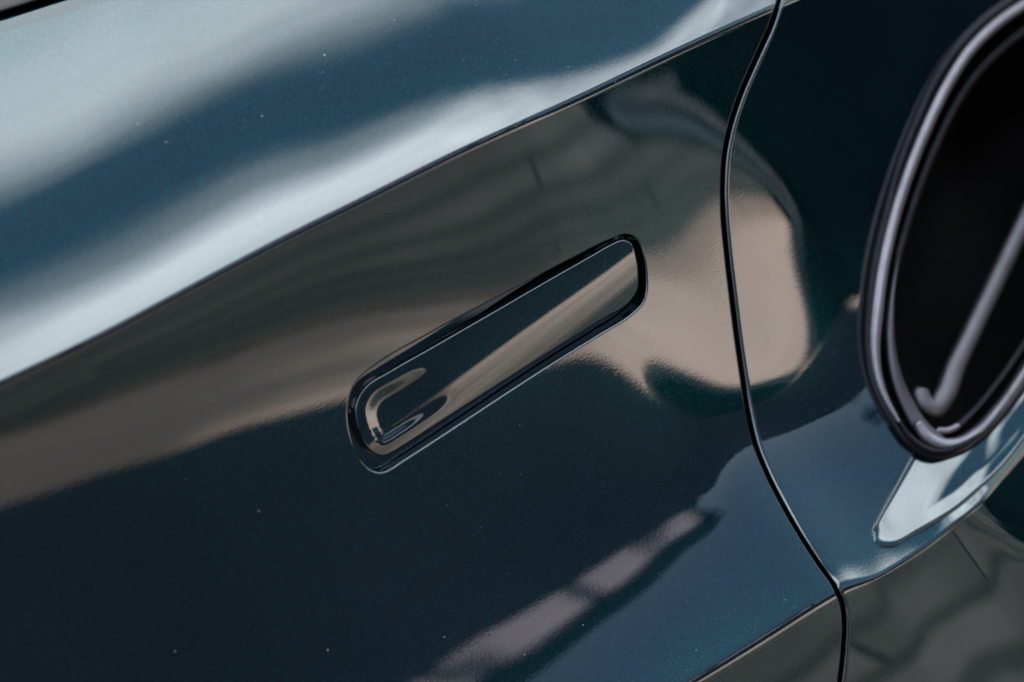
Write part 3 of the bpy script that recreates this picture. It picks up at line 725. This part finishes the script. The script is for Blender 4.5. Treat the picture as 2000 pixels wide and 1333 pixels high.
# ------------------------------------------------------------------ the place the paint mirrors
ASPHALT = noise_mat('asphalt', (0.10, 0.098, 0.093), (0.16, 0.155, 0.148), 9, rough=0.95, spec=0.2)
SLAB = noise_mat('paving_slab', (0.078, 0.078, 0.076), (0.122, 0.122, 0.118), 3, rough=0.9, spec=0.2)
JOINT = noise_mat('joint_sand', (0.03, 0.03, 0.03), (0.05, 0.05, 0.05), 20, rough=0.95, spec=0.2)
BEIGE = noise_mat('pale_concrete', (0.64, 0.50, 0.43), (0.72, 0.57, 0.49), 2.0, rough=0.9, spec=0.2)
NAVY = noise_mat('dark_blue_render', (0.012, 0.0135, 0.026), (0.017, 0.019, 0.036), 1.2, rough=0.9, spec=0.12)
LILAC = noise_mat('pale_lilac_panel', (0.33, 0.30, 0.36), (0.44, 0.39, 0.44), 0.9, rough=0.8)
ROOFM = noise_mat('dark_roof_edge', (0.004, 0.012, 0.016), (0.006, 0.014, 0.019), 3, rough=0.9, spec=0.1)

def paint_shade(m, x0, x1, dark):
    # shade painted into the paving colour towards the car's front, ragged along x
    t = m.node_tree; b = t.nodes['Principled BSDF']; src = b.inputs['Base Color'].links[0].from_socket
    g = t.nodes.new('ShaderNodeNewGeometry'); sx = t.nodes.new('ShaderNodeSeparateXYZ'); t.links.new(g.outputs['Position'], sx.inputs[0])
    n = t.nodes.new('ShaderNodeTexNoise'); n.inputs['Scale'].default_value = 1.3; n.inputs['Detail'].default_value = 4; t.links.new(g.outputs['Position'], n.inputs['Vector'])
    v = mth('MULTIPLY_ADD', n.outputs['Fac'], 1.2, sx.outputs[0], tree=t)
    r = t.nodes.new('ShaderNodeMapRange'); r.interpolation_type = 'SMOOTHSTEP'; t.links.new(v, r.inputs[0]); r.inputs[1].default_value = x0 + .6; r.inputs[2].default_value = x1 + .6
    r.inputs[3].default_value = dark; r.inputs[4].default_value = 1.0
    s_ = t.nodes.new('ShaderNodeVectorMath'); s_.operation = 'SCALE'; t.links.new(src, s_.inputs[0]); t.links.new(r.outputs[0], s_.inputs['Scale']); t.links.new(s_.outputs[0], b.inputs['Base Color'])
paint_shade(BEIGE, 0.0, 1.75, 0.17); paint_shade(SLAB, -0.5, 1.0, 0.42)
V, F = boxes([(-150, -250, -0.3, 150, 100, 0.0)])
mesh_obj('ground', V, F, ASPHALT, smooth=False, kind='structure')
# slabs of the paving strip, laid at a slight slant to the car
pv = mesh_obj('paving', *boxes([(-9, -2.22, 0.001, 9, -0.45, 0.008)]), JOINT, smooth=False, kind='structure')
sm = None; n_sl = 0
for r_ in range(10):
    y0 = -0.48 - r_ * 0.174; x = -6.3 - (r_ % 3) * 0.83
    while x < 5.5:
        if sm is None:
            bm = bmesh.new(); bmesh.ops.create_cube(bm, size=1.0)
            bmesh.ops.scale(bm, vec=(2.38, 0.118, 0.03), verts=bm.verts); bmesh.ops.bevel(bm, geom=bm.edges, offset=0.004, segments=1, affect='EDGES')
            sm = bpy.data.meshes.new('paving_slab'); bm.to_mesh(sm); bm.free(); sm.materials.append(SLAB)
        o = link(bpy.data.objects.new('paving_slab', sm)); o.parent = pv
        o.location = (x, y0 - 0.087, 0.012 + rnd.uniform(-0.003, 0.004)); o.rotation_euler = (rnd.uniform(-.016, .016), rnd.uniform(-.002, .002), rnd.uniform(-.003, .003))
        x += 2.406
# each slab came from its own batch: a tone of its own
_t = SLAB.node_tree; _oi = _t.nodes.new('ShaderNodeObjectInfo'); _b = _t.nodes['Principled BSDF']; _src = _b.inputs['Base Color'].links[0].from_socket
_s = _t.nodes.new('ShaderNodeVectorMath'); _s.operation = 'SCALE'; _t.links.new(_src, _s.inputs[0]); _t.links.new(mth('MULTIPLY_ADD', _oi.outputs['Random'], 0.6, 0.7, tree=_t), _s.inputs['Scale']); _t.links.new(_s.outputs[0], _b.inputs['Base Color'])
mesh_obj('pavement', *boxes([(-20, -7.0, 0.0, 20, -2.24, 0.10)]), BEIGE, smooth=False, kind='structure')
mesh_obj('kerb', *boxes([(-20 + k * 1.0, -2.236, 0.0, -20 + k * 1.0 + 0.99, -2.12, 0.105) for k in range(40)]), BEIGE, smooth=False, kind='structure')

B = root('building', (-4, -7.0, 0), 'low dark blue building with pale panels between posts, mirrored in the door', 'building')
BX0, BX1 = -14.0, 3.1
mesh_obj('wall', *boxes([(BX0, -12, 0, BX1, -7.0, 2.25)]), NAVY, B, smooth=False)
mesh_obj('panel_band', *boxes([(BX0, -11.9, 2.25, BX1 - 0.1, -7.05, 3.02)]), LILAC, B, smooth=False)
mesh_obj('roof_slab', *boxes([(BX0 - .1, -12.1, 3.02, BX1 + .1, -6.95, 3.42)]), ROOFM, B, smooth=False)
for x in [-12 + 0.78 * k for k in range(16)] + [1.35, 2.15, 2.84]:
    v_, f_ = boxes([(x, -7.20, 2.2, x + 0.12, -7.0, 3.03)]); v_ = [(q[0] + (0.32 if q[2] > 3 else 0.0), q[1], q[2]) for q in v_]
    mesh_obj('post', v_, f_, ROOFM, B, smooth=False)

gw = mesh_obj('garden_wall', *boxes([(3.101, -7.3, 0.0, 14.0, -7.02, 2.0), (3.201, -7.34, 2.0, 14.0, -6.98, 2.07)]), NAVY, smooth=False)
gw['label'] = 'low dark garden wall continuing from the building'; gw['category'] = 'wall'
# made-up black sheet, shaped to give the dark reflection by the vent; banded edges
TP = np.array([(0.80,-1.18),(1.2,-1.40),(1.72,-1.60),(2.15,-1.67),(2.55,-1.85),(2.85,-2.35),(2.62,-2.9),(2.35,-3.45),(2.38,-4.2),(2.65,-5.2),(3.15,-6.5),(4.5,-6.8),(6.8,-6.5),(7.1,-5.5),(7,-2.0),(6.6,-.4),(4,-.33),(2.4,-.42),(2.0,-.72),(1.5,-.95),(1.1,-1.08)])
TP = closed_spl(TP, 120)
DARK_SHEET = noise_mat('added_black_sheet', (0.0015, 0.002, 0.004), (0.003, 0.004, 0.007), 5, rough=0.95, spec=0.0)
BAND_A = noise_mat('added_grey_band', (0.10, 0.105, 0.12), (0.14, 0.145, 0.16), 9, rough=0.9, spec=0.1); BAND_B = noise_mat('added_teal_band', (0.06, 0.085, 0.10), (0.08, 0.11, 0.125), 9, rough=0.9, spec=0.1)  # added bands that give the paler lines edging the dark reflection
tp = root('added_sheet', (3.2, -2.2, 0), 'added black sheet with paler edge bands, shaped to mirror dark beside the vent', 'added_sheet')
def inset(d):
    P = shrink_in(TP, d)
    for _ in range(6): P = 0.5 * P + 0.25 * (np.roll(P, 1, 0) + np.roll(P, -1, 0))
    return P
def slab_ring(name, d0, d1, z, mat, mid=False):
    a, b = inset(d0), inset(d1); n = len(a); V = [(*q, 0.0) for q in a] + [(*q, z) for q in a] + [(*q, z) for q in b]; F = []
    for i in range(n):
        j = (i + 1) % n
        if not mid and (a[i][1] > -1.13 or a[i][0] > 4.5): continue      # bands only along the far side
        F += [(i, j, n + j, n + i), (n + i, n + j, 2*n + j, 2*n + i)]
    if mid: V.append((3.6, -2.2, z)); F += [(2*n + i, 2*n + (i + 1) % n, len(V) - 1) for i in range(n)]
    mesh_obj(name, V, F, mat, tp, smooth=False)
slab_ring('sheet', 0.0, 0.3, 0.125, DARK_SHEET, True)
slab_ring('added_band', 0.045, 0.10, 0.131, BAND_B); slab_ring('added_band', 0.15, 0.19, 0.131, BAND_A)

hv, hf = [], []
for k in range(260):
    x = -60 + k * 0.6 + rnd.uniform(-.2, .2); h = 2.4 + 1.2 * math.sin(k * 0.13) + rnd.uniform(-.5, .5)
    bm = bmesh.new(); bmesh.ops.create_icosphere(bm, subdivisions=1, radius=1.0); b0 = len(hv)
    for v in bm.verts: hv.append((x + v.co.x * 1.1 * rnd.uniform(.8, 1.2), -38 + v.co.y * 1.5 + rnd.uniform(-.4, .4), h / 2 + v.co.z * h / 2 * rnd.uniform(.85, 1.1)))
    hf += [[v.index + b0 for v in f.verts] for f in bm.faces]; bm.free()
HEDGE = noise_mat('hedge_leaves', (0.015, 0.03, 0.014), (0.03, 0.055, 0.02), 4, rough=0.8)
ho = mesh_obj('hedge', hv, hf, HEDGE, smooth=False, kind='stuff'); ho['label'] = 'dark far hedge along the horizon'; ho['category'] = 'hedge'
